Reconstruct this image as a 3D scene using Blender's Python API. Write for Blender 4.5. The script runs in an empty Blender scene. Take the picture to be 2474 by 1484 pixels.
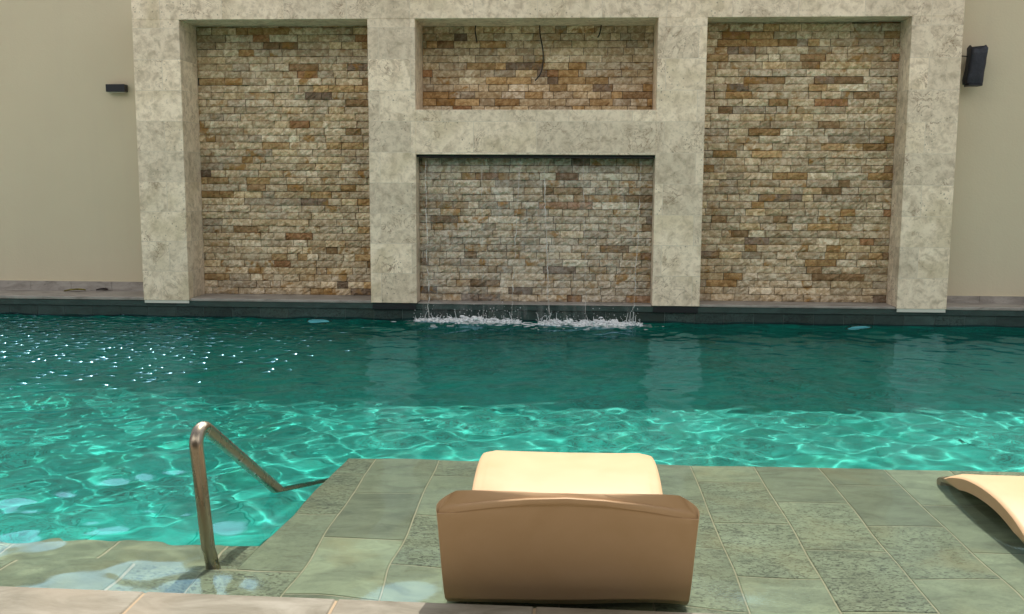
import bpy, bmesh, math, random
import numpy as np
from mathutils import Vector, Matrix

# ------------------------------------------------------------------ camera, sky, sun, exposure
sc = bpy.context.scene
COL = sc.collection
SUN_EL, SUN_AZ = 60.0, 12.0          # sun stands beyond the wall, a little right of the view
CAM_Z = 1.275                        # above the water plane z = 0
cam_d = bpy.data.cameras.new('camera')
cam = bpy.data.objects.new('camera', cam_d)
COL.objects.link(cam)
sc.camera = cam
cam_d.sensor_width = 36.0
cam_d.lens = 36.0 * 2400.0 / 2473.0
cam_d.clip_start = 0.05
cam_d.clip_end = 2000.0
yc = Vector(((1376 - 1236.5) / 2400, -(435 - 742) / 2400, -1)).normalized()
zc = -Vector(((1152 - 1236.5) / 2400, -(19468 - 742) / 2400, -1)).normalized()
zc = (zc - yc * zc.dot(yc)).normalized()
xc = yc.cross(zc)
cam.matrix_world = Matrix.Translation((0, 0, CAM_Z)) @ Matrix((xc, yc, zc)).to_4x4()

world = bpy.data.worlds.new('World')
sc.world = world
world.use_nodes = True
wn, wl = world.node_tree.nodes, world.node_tree.links
wn.clear()
w_out = wn.new('ShaderNodeOutputWorld')
w_bg = wn.new('ShaderNodeBackground')
w_sky = wn.new('ShaderNodeTexSky')
w_sky.sky_type = 'NISHITA'
w_sky.sun_disc = False
w_sky.sun_elevation = math.radians(SUN_EL)
w_sky.sun_rotation = math.radians(SUN_AZ)
w_sky.air_density = 1.0
w_sky.dust_density = 6.0
w_sky.ozone_density = 1.0
w_hs = wn.new('ShaderNodeHueSaturation')
w_hs.inputs['Saturation'].default_value = 0.35
w_bg.inputs['Strength'].default_value = 0.11
wl.new(w_sky.outputs[0], w_hs.inputs['Color'])
# sunlit white clouds: one bank in front above the wall, one unseen bank added behind the camera to brighten it
w_tc = wn.new('ShaderNodeTexCoord')
w_sp = wn.new('ShaderNodeSeparateXYZ'); wl.new(w_tc.outputs['Generated'], w_sp.inputs[0])
def w_ramp(sock, stops):
    nd = wn.new('ShaderNodeValToRGB'); e = nd.color_ramp.elements
    while len(e) < len(stops): e.new(0.5)
    for k, (p, v) in enumerate(stops): e[k].position = p; e[k].color = (v, v, v, 1)
    wl.new(sock, nd.inputs[0]); return nd.outputs[0]
def w_math(op, a, b):
    nd = wn.new('ShaderNodeMath'); nd.operation = op
    for k, q in enumerate((a, b)):
        if isinstance(q, float): nd.inputs[k].default_value = q
        else: wl.new(q, nd.inputs[k])
    return nd.outputs[0]
w_az = w_math('ADD', w_math('MULTIPLY', w_math('ARCTAN2', w_sp.outputs[0], w_sp.outputs[1]), 0.25), 0.5)
w_no = wn.new('ShaderNodeTexNoise'); w_no.inputs['Scale'].default_value = 5.0; w_no.inputs['Detail'].default_value = 6.0
wl.new(w_tc.outputs['Generated'], w_no.inputs['Vector'])
w_mask = w_math('MULTIPLY', w_ramp(w_sp.outputs[2], [(0.36, 0.0), (0.42, 1.0), (0.67, 1.0), (0.70, 0.0)]), w_ramp(w_az, [(0.28, 0.0), (0.34, 1.0), (0.64, 1.0), (0.70, 0.0)]))
w_mask = w_math('MULTIPLY', w_mask, w_ramp(w_no.outputs['Fac'], [(0.42, 0.25), (0.445, 0.9), (0.60, 1.0)]))
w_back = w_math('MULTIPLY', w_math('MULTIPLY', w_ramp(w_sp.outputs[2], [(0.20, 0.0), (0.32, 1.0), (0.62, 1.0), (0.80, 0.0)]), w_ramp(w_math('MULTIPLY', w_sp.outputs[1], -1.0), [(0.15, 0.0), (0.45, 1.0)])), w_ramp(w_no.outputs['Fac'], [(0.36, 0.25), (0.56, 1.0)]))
w_mx = wn.new('ShaderNodeMix'); w_mx.data_type = 'RGBA'
wl.new(w_mask, w_mx.inputs['Factor']); wl.new(w_hs.outputs[0], w_mx.inputs[6]); w_mx.inputs[7].default_value = (31, 31.5, 32, 1)
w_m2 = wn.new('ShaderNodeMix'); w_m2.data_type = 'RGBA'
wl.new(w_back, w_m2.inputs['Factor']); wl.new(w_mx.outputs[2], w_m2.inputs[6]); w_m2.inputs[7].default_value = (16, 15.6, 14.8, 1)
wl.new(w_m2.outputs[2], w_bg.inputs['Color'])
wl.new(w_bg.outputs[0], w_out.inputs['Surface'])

sun_d = bpy.data.lights.new('sun', 'SUN')
sun_d.energy = 4.0
sun_d.angle = math.radians(0.5)
sun_d.color = (1.0, 0.95, 0.87)
sun = bpy.data.objects.new('sun', sun_d)
COL.objects.link(sun)
el, az = math.radians(SUN_EL), math.radians(SUN_AZ)
SUN_DIR = Vector((math.sin(az) * math.cos(el), math.cos(az) * math.cos(el), math.sin(el)))
sun.rotation_euler = SUN_DIR.to_track_quat('Z', 'Y').to_euler()
sun.location = SUN_DIR * 30
sun_d.cycles.is_caustics_light = True

sc.view_settings.view_transform = 'Standard'
sc.view_settings.look = 'None'
sc.view_settings.exposure = 0.3
sc.view_settings.gamma = 1.0
sc.view_settings.use_curve_mapping = False
sc.render.engine = 'CYCLES'
cy = sc.cycles
cy.use_denoising = True
cy.max_bounces = 10
cy.diffuse_bounces = 4
cy.transmission_bounces = 8
cy.transparent_max_bounces = 12
cy.caustics_reflective = False
cy.caustics_refractive = True
cy.sample_clamp_indirect = 6.0
cy.blur_glossy = 0.3

rng = random.Random(7)
nrng = np.random.default_rng(11)

# ------------------------------------------------------------------ helpers
def link(o, parent=None):
    COL.objects.link(o)
    if parent is not None:
        o.parent = parent
        o.matrix_parent_inverse = parent.matrix_basis.inverted()
    return o

def mesh_obj(name, verts, faces, mat, parent=None, smooth=False, tint=None, angle=None):
    """tint: one (r,g,b,a) per face, stored as the corner colour attribute 'tint'"""
    me = bpy.data.meshes.new(name)
    me.from_pydata([tuple(v) for v in verts], [], [tuple(f) for f in faces])
    me.validate()
    if mat is not None:
        me.materials.append(mat)
    if tint is not None:
        ca = me.color_attributes.new('tint', 'FLOAT_COLOR', 'CORNER')
        arr = np.empty((len(me.loops), 4), dtype=np.float32)
        for p in me.polygons:
            arr[p.loop_start:p.loop_start + p.loop_total] = tint[p.index]
        ca.data.foreach_set('color', arr.ravel())
    if smooth:
        me.polygons.foreach_set('use_smooth', [True] * len(me.polygons))
    me.update()
    o = bpy.data.objects.new(name, me)
    link(o, parent)
    if angle is not None:
        me.set_sharp_from_angle(angle=math.radians(angle))
    return o

def empty(name, loc):
    o = bpy.data.objects.new(name, None)
    o.empty_display_size = 0.1
    o.location = loc
    COL.objects.link(o)
    return o

def tag(o, label=None, cat=None, group=None, kind=None):
    if label: o['label'] = label
    if cat: o['category'] = cat
    if group: o['group'] = group
    if kind: o['kind'] = kind
    return o

class MB:
    def __init__(self):
        self.v, self.f, self.t = [], [], []
    def add(self, vs, fs, tint=(0.5, 0.5, 0.5, 1)):
        b = len(self.v)
        self.v += [tuple(x) for x in vs]
        for q in fs:
            self.f.append(tuple(b + i for i in q)); self.t.append(tint)
    def box(self, x0, x1, y0, y1, z0, z1, tint=(0.5, 0.5, 0.5, 1)):
        vs = [(x0, y0, z0), (x1, y0, z0), (x1, y1, z0), (x0, y1, z0), (x0, y0, z1), (x1, y0, z1), (x1, y1, z1), (x0, y1, z1)]
        fs = [(0, 3, 2, 1), (4, 5, 6, 7), (0, 1, 5, 4), (1, 2, 6, 5), (2, 3, 7, 6), (3, 0, 4, 7)]
        self.add(vs, fs, tint)
    def prism(self, poly, z0, z1, tint=(0.5, 0.5, 0.5, 1)):
        """poly counter-clockwise in xy"""
        n = len(poly)
        vs = [(x, y, z0) for x, y in poly] + [(x, y, z1) for x, y in poly]
        fs = [tuple(range(n - 1, -1, -1)), tuple(range(n, 2 * n))]
        fs += [(i, (i + 1) % n, n + (i + 1) % n, n + i) for i in range(n)]
        self.add(vs, fs, tint)
    def slab(self, poly, z0, z1, bev, tint):
        """prism whose upper rim is bevelled by bev"""
        n = len(poly)
        cxy = (sum(p[0] for p in poly) / n, sum(p[1] for p in poly) / n)
        ins = []
        for i in range(n):
            p, a, b = Vector(poly[i]), Vector(poly[i - 1]), Vector(poly[(i + 1) % n])
            d1, d2 = (p - a).normalized(), (b - p).normalized()
            n1, n2 = Vector((-d1.y, d1.x)), Vector((-d2.y, d2.x))
            m = (n1 + n2)
            m = m / max(0.3, m.dot(n1))
            ins.append(p + m * bev)
        vs = [(x, y, z0) for x, y in poly] + [(x, y, z1 - bev) for x, y in poly] + [(q.x, q.y, z1) for q in ins]
        fs = [tuple(range(n - 1, -1, -1)), tuple(range(2 * n, 3 * n))]
        for k in (0, 1):
            fs += [(k * n + i, k * n + (i + 1) % n, (k + 1) * n + (i + 1) % n, (k + 1) * n + i) for i in range(n)]
        self.add(vs, fs, tint)
    def tube(self, pts, rad, seg=12, cap=True, tint=(0.5, 0.5, 0.5, 1)):
        pts = [Vector(p) for p in pts]
        n = len(pts)
        rs = rad if isinstance(rad, (list, tuple)) else [rad] * n
        t0 = (pts[1] - pts[0]).normalized()
        up = Vector((0, 0, 1)) if abs(t0.z) < 0.9 else Vector((1, 0, 0))
        u = t0.cross(up).normalized()
        vs = []
        for i, p in enumerate(pts):
            t = (pts[min(i + 1, n - 1)] - pts[max(i - 1, 0)]).normalized()
            u = (u - t * u.dot(t)).normalized()
            w = t.cross(u)
            for k in range(seg):
                a = 2 * math.pi * k / seg
                vs.append(p + (u * math.cos(a) + w * math.sin(a)) * rs[i])
        fs = [(i * seg + k, i * seg + (k + 1) % seg, (i + 1) * seg + (k + 1) % seg, (i + 1) * seg + k) for i in range(n - 1) for k in range(seg)]
        if cap:
            fs += [tuple(range(seg - 1, -1, -1)), tuple((n - 1) * seg + k for k in range(seg))]
        self.add(vs, fs, tint)
    def build(self, name, mat, parent=None, smooth=False, tints=False, angle=None):
        return mesh_obj(name, self.v, self.f, mat, parent, smooth, self.t if tints else None, angle)

def bevel(o, w, seg=2):
    m = o.modifiers.new('bevel', 'BEVEL')
    m.width = w; m.segments = seg; m.limit_method = 'ANGLE'; m.angle_limit = math.radians(35)
    return o

# ------------------------------------------------------------------ material helpers
class NT:
    def __init__(self, name):
        self.m = bpy.data.materials.new(name)
        self.m.use_nodes = True
        self.n, self.l = self.m.node_tree.nodes, self.m.node_tree.links
        self.n.clear()
        self.out = self.n.new('ShaderNodeOutputMaterial')
    def node(self, t, **kw):
        nd = self.n.new(t)
        for k, v in kw.items():
            setattr(nd, k, v)
        return nd
    def put(self, sock, v):
        if v is None: return
        if isinstance(v, bpy.types.NodeSocket): self.l.new(v, sock)
        elif isinstance(v, (tuple, list)) and len(v) == 3 and sock.type == 'RGBA': sock.default_value = (*v, 1)
        else: sock.default_value = v
    def coord(self, scale=(1, 1, 1), loc=(0, 0, 0)):
        tc = self.node('ShaderNodeTexCoord')
        mp = self.node('ShaderNodeMapping')
        mp.inputs['Scale'].default_value = scale
        mp.inputs['Location'].default_value = loc
        self.l.new(tc.outputs['Object'], mp.inputs['Vector'])
        return mp.outputs[0]
    def noise(self, vec, scale, detail=4, rough=0.55, dist=0.0):
        nd = self.node('ShaderNodeTexNoise')
        self.put(nd.inputs['Vector'], vec)
        nd.inputs['Scale'].default_value = scale
        nd.inputs['Detail'].default_value = detail
        nd.inputs['Roughness'].default_value = rough
        nd.inputs['Distortion'].default_value = dist
        return nd.outputs['Fac']
    def ramp(self, fac, stops, interp='LINEAR'):
        nd = self.node('ShaderNodeValToRGB')
        nd.color_ramp.interpolation = interp
        e = nd.color_ramp.elements
        while len(e) < len(stops): e.new(0.5)
        for k, (p, c) in enumerate(stops):
            e[k].position = p
            e[k].color = (*c, 1) if isinstance(c, (tuple, list)) else (c, c, c, 1)
        self.put(nd.inputs[0], fac)
        return nd.outputs[0]
    def mix(self, a, b, fac, mode='MIX'):
        nd = self.node('ShaderNodeMix', data_type='RGBA', blend_type=mode)
        self.put(nd.inputs['Factor'], fac)
        self.put(nd.inputs[6], a); self.put(nd.inputs[7], b)
        return nd.outputs[2]
    def math(self, op, a, b=None, c=None, clamp=False):
        nd = self.node('ShaderNodeMath', operation=op, use_clamp=clamp)
        for k, v in enumerate((a, b, c)):
            self.put(nd.inputs[k], v)
        return nd.outputs[0]
    def attr(self, name='tint'):
        nd = self.node('ShaderNodeAttribute', attribute_name=name)
        return nd
    def bump(self, h, strength=0.5, dist=0.01):
        nd = self.node('ShaderNodeBump')
        nd.inputs['Strength'].default_value = strength
        nd.inputs['Distance'].default_value = dist
        self.put(nd.inputs['Height'], h)
        return nd.outputs[0]
    def principled(self, color, rough=0.6, metal=0.0, normal=None, spec=0.4, alpha=None, emit=None, estr=0.0):
        p = self.node('ShaderNodeBsdfPrincipled')
        self.put(p.inputs['Base Color'], color)
        self.put(p.inputs['Roughness'], rough)
        self.put(p.inputs['Metallic'], metal)
        self.put(p.inputs['Specular IOR Level'], spec)
        if normal is not None: self.put(p.inputs['Normal'], normal)
        if alpha is not None: self.put(p.inputs['Alpha'], alpha)
        if emit is not None:
            self.put(p.inputs['Emission Color'], emit); p.inputs['Emission Strength'].default_value = estr
        self.l.new(p.outputs[0], self.out.inputs['Surface'])
        return self.m

M = {}
# cream plaster
t = NT('plaster')
v = t.coord()
n1 = t.noise(v, 0.7, 3); n2 = t.noise(v, 60, 4)
c = t.ramp(n1, [(0.3, (0.56, 0.495, 0.365)), (0.7, (0.60, 0.535, 0.40))])
c = t.mix(c, (0.55, 0.485, 0.37), t.ramp(t.noise(t.coord((3, 3, 0.25)), 2.5, 5, 0.6, 0.3), [(0.5, 0.0), (0.75, 0.45)]))
M['plaster'] = t.principled(c, 0.75, normal=t.bump(t.math('ADD', n2, t.math('MULTIPLY', t.noise(v, 5, 5, 0.65, 0.8), 2.0)), 0.35, 0.004), spec=0.25)

# travertine cladding in large tiles (vertical surfaces)
def travertine(name, tw, th, light, mid, dark, zoff, horizontal=False, joint=(0.62, 0.56, 0.47), yellow=True):
    t = NT(name)
    tc = t.node('ShaderNodeTexCoord')
    sp = t.node('ShaderNodeSeparateXYZ'); t.l.new(tc.outputs['Object'], sp.inputs[0])
    xy = t.math('ADD', sp.outputs[0], sp.outputs[1])
    cb = t.node('ShaderNodeCombineXYZ')
    t.put(cb.inputs[0], t.math('ADD', xy, 20.13)); t.put(cb.inputs[1], t.math('ADD', sp.outputs[2], zoff))
    br = t.node('ShaderNodeTexBrick')
    t.l.new(cb.outputs[0], br.inputs['Vector'])
    br.offset = 0.5
    br.inputs['Scale'].default_value = 1.0
    br.inputs['Brick Width'].default_value = tw
    br.inputs['Row Height'].default_value = th
    br.inputs['Mortar Size'].default_value = 0.0022
    br.inputs['Mortar Smooth'].default_value = 0.2
    br.inputs['Color1'].default_value = (0, 0, 0, 1)
    br.inputs['Color2'].default_value = (1, 1, 1, 1)
    br.inputs['Mortar'].default_value = (0.5, 0.5, 0.5, 1)
    rnd = t.node('ShaderNodeSeparateColor'); t.l.new(br.outputs['Color'], rnd.inputs[0])
    r = rnd.outputs[0]
    # shift the noise per tile so that veins stop at the joints
    off = t.node('ShaderNodeVectorMath', operation='MULTIPLY_ADD')
    cr = t.node('ShaderNodeCombineXYZ')
    for k in range(3): t.put(cr.inputs[k], r)
    t.l.new(cr.outputs[0], off.inputs[0]); off.inputs[1].default_value = (7.3, 3.1, 11.7); t.l.new(tc.outputs['Object'], off.inputs[2])
    v = off.outputs[0]
    blot = t.noise(v, 13, 6, 0.62, 0.5)
    fine = t.noise(v, 38, 5, 0.7, 0.3)
    big = t.noise(v, 2.2, 3, 0.5, 0.5)
    c = t.ramp(blot, [(0.33, dark), (0.45, mid), (0.55, light), (0.72, tuple(min(1, x * 1.08) for x in light))])
    c = t.mix(c, tuple(x * 0.72 for x in mid), t.ramp(fine, [(0.52, 0.0), (0.68, 0.7)]))
    if yellow:
        c = t.mix(c, (0.50, 0.41, 0.25), t.math('MULTIPLY', t.ramp(big, [(0.50, 0.0), (0.66, 0.5)]), t.ramp(r, [(0.3, 0.25), (0.8, 0.9)])))
    c = t.mix(c, (1.0, 1.0, 1.0), 0.0)
    val = t.ramp(r, [(0.0, 0.80), (1.0, 1.08)])
    c = t.mix(c, val, 1.0, 'MULTIPLY')
    # rusty hairline veins and dark pits
    vein = t.noise(v, 5.5, 7, 0.6, 1.6)
    vm = t.ramp(t.math('ABSOLUTE', t.math('SUBTRACT', vein, 0.5)), [(0.0, 0.85), (0.02, 0.0)])
    vm = t.math('MULTIPLY', vm, t.ramp(t.noise(v, 3.0, 2), [(0.5, 0.0), (0.62, 1.0)]))
    c = t.mix(c, (0.24, 0.15, 0.09), vm)
    vo = t.node('ShaderNodeTexVoronoi'); vo.inputs['Scale'].default_value = 26
    t.put(vo.inputs['Vector'], v)
    pit = t.math('MULTIPLY', t.ramp(vo.outputs['Distance'], [(0.10, 1.0), (0.22, 0.0)]), t.ramp(t.noise(v, 4.0, 2), [(0.50, 0.0), (0.60, 0.95)]))
    c = t.mix(c, tuple(x * 0.42 for x in mid), pit)
    c = t.mix(c, joint, t.math('MULTIPLY', br.outputs['Fac'], 0.7))
    h = t.math('SUBTRACT', t.math('MULTIPLY', fine, 0.4), t.math('ADD', pit, t.math('MULTIPLY', br.outputs['Fac'], 0.8)))
    M[name] = t.principled(c, 0.5, normal=t.bump(h, 0.35, 0.003), spec=0.35)
travertine('travertine', 0.565, 0.274, (0.90, 0.775, 0.61), (0.77, 0.65, 0.50), (0.56, 0.465, 0.345), 0.129 + 5.48 - 0.274)

# split-face stones (colour per stone from the mesh)
t = NT('split_stone')
a = t.attr()
v = t.coord()
n1 = t.noise(v, 24, 6, 0.65, 0.6); n2 = t.noise(v, 9, 4, 0.6, 0.8); n3 = t.noise(v, 90, 4, 0.7)
c = t.mix(a.outputs['Color'], t.mix(a.outputs['Color'], (0.66, 0.60, 0.52), 1.0, 'MULTIPLY'), t.ramp(n1, [(0.42, 0.0), (0.56, 1.0)]))
c = t.mix(c, (0.33, 0.18, 0.05), t.math('MULTIPLY', t.ramp(n2, [(0.50, 0.0), (0.62, 0.85)]), a.outputs['Alpha']))
c = t.mix(c, (0.72, 0.66, 0.54), t.ramp(n3, [(0.6, 0.0), (0.75, 0.35)]))
M['split_stone'] = t.principled(c, 0.75, normal=t.bump(t.math('ADD', n1, t.math('MULTIPLY', n3, 0.4)), 0.8, 0.010), spec=0.25)
t = NT('stone_backing'); M['stone_backing'] = t.principled((0.10, 0.085, 0.065), 0.9)

# green stone paving: tint.r = lightness, tint.g = speckle, tint.b = brown, from the mesh
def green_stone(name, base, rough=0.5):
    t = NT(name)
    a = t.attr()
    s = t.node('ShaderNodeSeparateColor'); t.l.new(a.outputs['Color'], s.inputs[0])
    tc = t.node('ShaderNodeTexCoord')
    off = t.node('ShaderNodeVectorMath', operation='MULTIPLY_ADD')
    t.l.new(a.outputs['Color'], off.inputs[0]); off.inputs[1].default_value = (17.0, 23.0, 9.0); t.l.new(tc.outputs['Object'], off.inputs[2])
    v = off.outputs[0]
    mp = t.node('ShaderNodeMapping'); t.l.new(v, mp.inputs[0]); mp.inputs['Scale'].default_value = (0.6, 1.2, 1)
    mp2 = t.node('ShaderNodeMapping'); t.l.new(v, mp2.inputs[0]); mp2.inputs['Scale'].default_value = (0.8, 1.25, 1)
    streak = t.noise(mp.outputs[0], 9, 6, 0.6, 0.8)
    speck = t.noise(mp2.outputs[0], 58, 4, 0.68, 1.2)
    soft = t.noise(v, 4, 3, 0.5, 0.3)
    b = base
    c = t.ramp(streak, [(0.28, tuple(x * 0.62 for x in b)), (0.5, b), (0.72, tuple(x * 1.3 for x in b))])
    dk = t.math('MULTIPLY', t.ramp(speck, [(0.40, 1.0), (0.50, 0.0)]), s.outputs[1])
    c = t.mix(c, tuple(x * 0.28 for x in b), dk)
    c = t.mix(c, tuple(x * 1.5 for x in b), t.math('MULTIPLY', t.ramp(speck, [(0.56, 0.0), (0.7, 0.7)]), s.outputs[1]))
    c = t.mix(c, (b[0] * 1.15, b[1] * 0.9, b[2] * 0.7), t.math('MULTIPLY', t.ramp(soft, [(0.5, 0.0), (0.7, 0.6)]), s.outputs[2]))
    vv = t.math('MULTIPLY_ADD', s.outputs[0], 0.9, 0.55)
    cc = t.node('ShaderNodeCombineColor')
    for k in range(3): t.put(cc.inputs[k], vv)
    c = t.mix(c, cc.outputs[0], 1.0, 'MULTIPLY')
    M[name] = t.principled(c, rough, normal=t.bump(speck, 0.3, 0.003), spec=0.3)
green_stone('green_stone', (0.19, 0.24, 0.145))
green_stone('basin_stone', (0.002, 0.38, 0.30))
green_stone('waterline_stone', (0.035, 0.058, 0.054))
t = NT('grout'); v = t.coord()
M['grout'] = t.principled(t.ramp(t.noise(v, 20, 3), [(0.3, (0.33, 0.33, 0.215)), (0.7, (0.42, 0.41, 0.28))]), 0.8)
t = NT('dark_grout'); M['dark_grout'] = t.principled((0.16, 0.20, 0.19), 0.8)
t = NT('orange_grout'); M['orange_grout'] = t.principled((0.33, 0.245, 0.15), 0.8)

# coping / deck slabs: same tint trick, warm travertine
t = NT('coping_stone')
a = t.attr()
s = t.node('ShaderNodeSeparateColor'); t.l.new(a.outputs['Color'], s.inputs[0])
tc = t.node('ShaderNodeTexCoord')
off = t.node('ShaderNodeVectorMath', operation='MULTIPLY_ADD')
t.l.new(a.outputs['Color'], off.inputs[0]); off.inputs[1].default_value = (13.0, 7.0, 5.0); t.l.new(tc.outputs['Object'], off.inputs[2])
mp = t.node('ShaderNodeMapping'); t.l.new(off.outputs[0], mp.inputs[0]); mp.inputs['Scale'].default_value = (0.6, 1.3, 1)
n1 = t.noise(mp.outputs[0], 7, 6, 0.65, 0.8); n2 = t.noise(mp.outputs[0], 45, 5, 0.7, 0.4); n3 = t.noise(off.outputs[0], 2.0, 2)
c = t.ramp(n1, [(0.30, (0.12, 0.105, 0.07)), (0.45, (0.18, 0.162, 0.118)), (0.6, (0.235, 0.215, 0.165)), (0.8, (0.31, 0.29, 0.235))])
c = t.mix(c, (0.24, 0.20, 0.14), t.ramp(n3, [(0.5, 0.0), (0.65, 0.6)]))
c = t.mix(c, (0.17, 0.135, 0.10), t.ramp(n2, [(0.60, 0.0), (0.74, 0.7)]))
M['coping_stone'] = t.principled(c, 0.6, normal=t.bump(n2, 0.35, 0.003), spec=0.25)
# grey bluish ledge and skirting stone
t = NT('ledge_stone'); v = t.coord((0.7, 2, 2))
n1 = t.noise(v, 6, 6, 0.65, 0.6); n2 = t.noise(v, 30, 4, 0.7)
c = t.ramp(n1, [(0.3, (0.20, 0.18, 0.16)), (0.5, (0.32, 0.295, 0.27)), (0.72, (0.42, 0.39, 0.36))])
c = t.mix(c, (0.14, 0.12, 0.11), t.ramp(n2, [(0.58, 0.0), (0.7, 0.6)]))
M['ledge_stone'] = t.principled(c, 0.55, normal=t.bump(n2, 0.3, 0.003), spec=0.3)
t = NT('dark_slot'); M['dark_slot'] = t.principled((0.012, 0.014, 0.016), 0.5)
t = NT('white_trim'); M['white_trim'] = t.principled((0.62, 0.64, 0.58), 0.5)

# lounger resin
t = NT('tan_resin'); v = t.coord()
n1 = t.noise(v, 5, 4, 0.6, 0.4); n2 = t.noise(v, 220, 3, 0.6)
c = t.ramp(n1, [(0.3, (0.545, 0.36, 0.20)), (0.7, (0.595, 0.40, 0.235))])
M['tan_resin'] = t.principled(c, t.ramp(n1, [(0.3, 0.42), (0.7, 0.55)]), normal=t.bump(n2, 0.12, 0.001), spec=0.18)
# stainless rail with brownish reflections
t = NT('stainless'); v = t.coord((1, 1, 1))
n1 = t.noise(t.coord((6, 6, 1)), 6, 3, 0.5, 0.3)
M['stainless'] = t.principled(t.ramp(n1, [(0.3, (0.37, 0.315, 0.24)), (0.7, (0.43, 0.37, 0.285))]), t.ramp(n1, [(0.3, 0.24), (0.7, 0.33)]), 1.0)
t = NT('black_powdercoat'); M['black_powdercoat'] = t.principled((0.010, 0.013, 0.020), 0.4)
t = NT('black_fabric'); v = t.coord()
M['black_fabric'] = t.principled(t.ramp(t.noise(v, 30, 4), [(0.3, (0.008, 0.011, 0.018)), (0.7, (0.016, 0.022, 0.036))]), 0.45, normal=t.bump(t.noise(v, 18, 4, 0.6, 1.0), 0.6, 0.01))
t = NT('cable_rubber'); M['cable_rubber'] = t.principled((0.015, 0.015, 0.017), 0.5)
t = NT('dry_leaf'); v = t.coord(); M['dry_leaf'] = t.principled(t.ramp(t.noise(v, 30, 3), [(0.3, (0.10, 0.07, 0.02)), (0.7, (0.36, 0.33, 0.07))]), 0.6)
t = NT('dark_leaf'); M['dark_leaf'] = t.principled((0.03, 0.02, 0.022), 0.6)
t = NT('teal_rubber'); M['teal_rubber'] = t.principled((0.01, 0.07, 0.08), 0.4)
t = NT('lamp_lens'); M['lamp_lens'] = t.principled((0.25, 0.55, 0.65), 0.2, emit=(0.15, 0.62, 0.72), estr=0.28)
t = NT('foam'); v = t.coord()
M['foam'] = t.principled(t.ramp(t.noise(v, 40, 3), [(0.3, (0.78, 0.84, 0.9)), (0.7, (0.93, 0.95, 0.96))]), 0.3, spec=0.5, alpha=0.82)
t = NT('falling_water')
M['falling_water'] = t.principled((0.80, 0.80, 0.78), 0.1, spec=0.8, alpha=t.ramp(t.noise(t.coord((1, 1, 0.5)), 16, 3), [(0.40, 0.05), (0.62, 0.5)]))
t = NT('deck_ground'); v = t.coord()
M['deck_ground'] = t.principled(t.ramp(t.noise(v, 3, 5), [(0.3, (0.40, 0.35, 0.28)), (0.7, (0.52, 0.47, 0.40))]), 0.7)

# water: smooth refraction + fresnel reflection
t = NT('pool_water')
fr = t.node('ShaderNodeFresnel'); fr.inputs['IOR'].default_value = 1.333
rf = t.node('ShaderNodeBsdfRefraction'); rf.inputs['IOR'].default_value = 1.333; rf.inputs['Roughness'].default_value = 0.0
rf.inputs['Color'].default_value = (1, 1, 1, 1)
gl = t.node('ShaderNodeBsdfGlossy'); gl.inputs['Color'].default_value = (0.34, 0.62, 0.78, 1); gl.inputs['Roughness'].default_value = 0.08
tc = t.node('ShaderNodeTexCoord')
sp = t.node('ShaderNodeSeparateXYZ'); t.l.new(tc.outputs['Object'], sp.inputs[0])
# fine ripples, strongest in the choppy left half of the pool
mx = t.node('ShaderNodeMapRange'); t.put(mx.inputs[0], sp.outputs[0])
for k, q in zip(range(1, 5), (-3.2, -1.3, 1.0, 0.0)): mx.inputs[k].default_value = q
my = t.node('ShaderNodeMapRange'); t.put(my.inputs[0], sp.outputs[1])
for k, q in zip(range(1, 5), (5.6, 6.9, 0.0, 1.0)): my.inputs[k].default_value = q
amp = t.math('MULTIPLY', mx.outputs[0], my.outputs[0])
mp = t.node('ShaderNodeMapping'); t.l.new(tc.outputs['Object'], mp.inputs[0]); mp.inputs['Scale'].default_value = (0.75, 1.25, 1)
rip = t.noise(mp.outputs[0], 13, 2, 0.5, 0.4)
vo = t.node('ShaderNodeTexVoronoi', voronoi_dimensions='2D'); vo.inputs['Scale'].default_value = 9.0
t.l.new(tc.outputs['Object'], vo.inputs['Vector'])
rs = t.node('ShaderNodeSeparateColor'); t.l.new(vo.outputs['Color'], rs.inputs[0])
q = t.math('DIVIDE', vo.outputs['Distance'], t.math('MULTIPLY_ADD', rs.outputs[2], 0.30, 0.24))
q = t.math('SUBTRACT', 1.0, t.math('MULTIPLY', q, q), clamp=True)
q = t.math('MULTIPLY', q, q)
on = t.math('LESS_THAN', rs.outputs[0], t.math('MULTIPLY', amp, 0.8))
wav = t.math('MULTIPLY', t.math('MULTIPLY', q, on), t.math('MULTIPLY', t.math('MULTIPLY_ADD', rs.outputs[2], 0.30, 0.24), t.math('MULTIPLY_ADD', rs.outputs[1], 0.035, 0.032)))
bp = t.node('ShaderNodeBump'); bp.inputs['Strength'].default_value = 1.0; bp.inputs['Distance'].default_value = 1.0
t.put(bp.inputs['Height'], t.math('ADD', wav, t.math('MULTIPLY', t.math('MULTIPLY', rip, amp), 0.022)))
t.l.new(bp.outputs[0], gl.inputs['Normal'])
ms = t.node('ShaderNodeMixShader')
t.l.new(fr.outputs[0], ms.inputs[0]); t.l.new(rf.outputs[0], ms.inputs[1]); t.l.new(gl.outputs[0], ms.inputs[2])
t.l.new(ms.outputs[0], t.out.inputs['Surface'])
M['pool_water'] = t.m

# ------------------------------------------------------------------ setting: deck, basin, shelf, steps, far ledge
def cop_y(x):                       # near edge of the pool (slightly skewed in plan)
    return 2.765 - 0.0222 * x
DECK_Z, SHELF_Z, FLOOR_Z = 0.04, -0.18, -1.05
WALL_Y = 9.02

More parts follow.
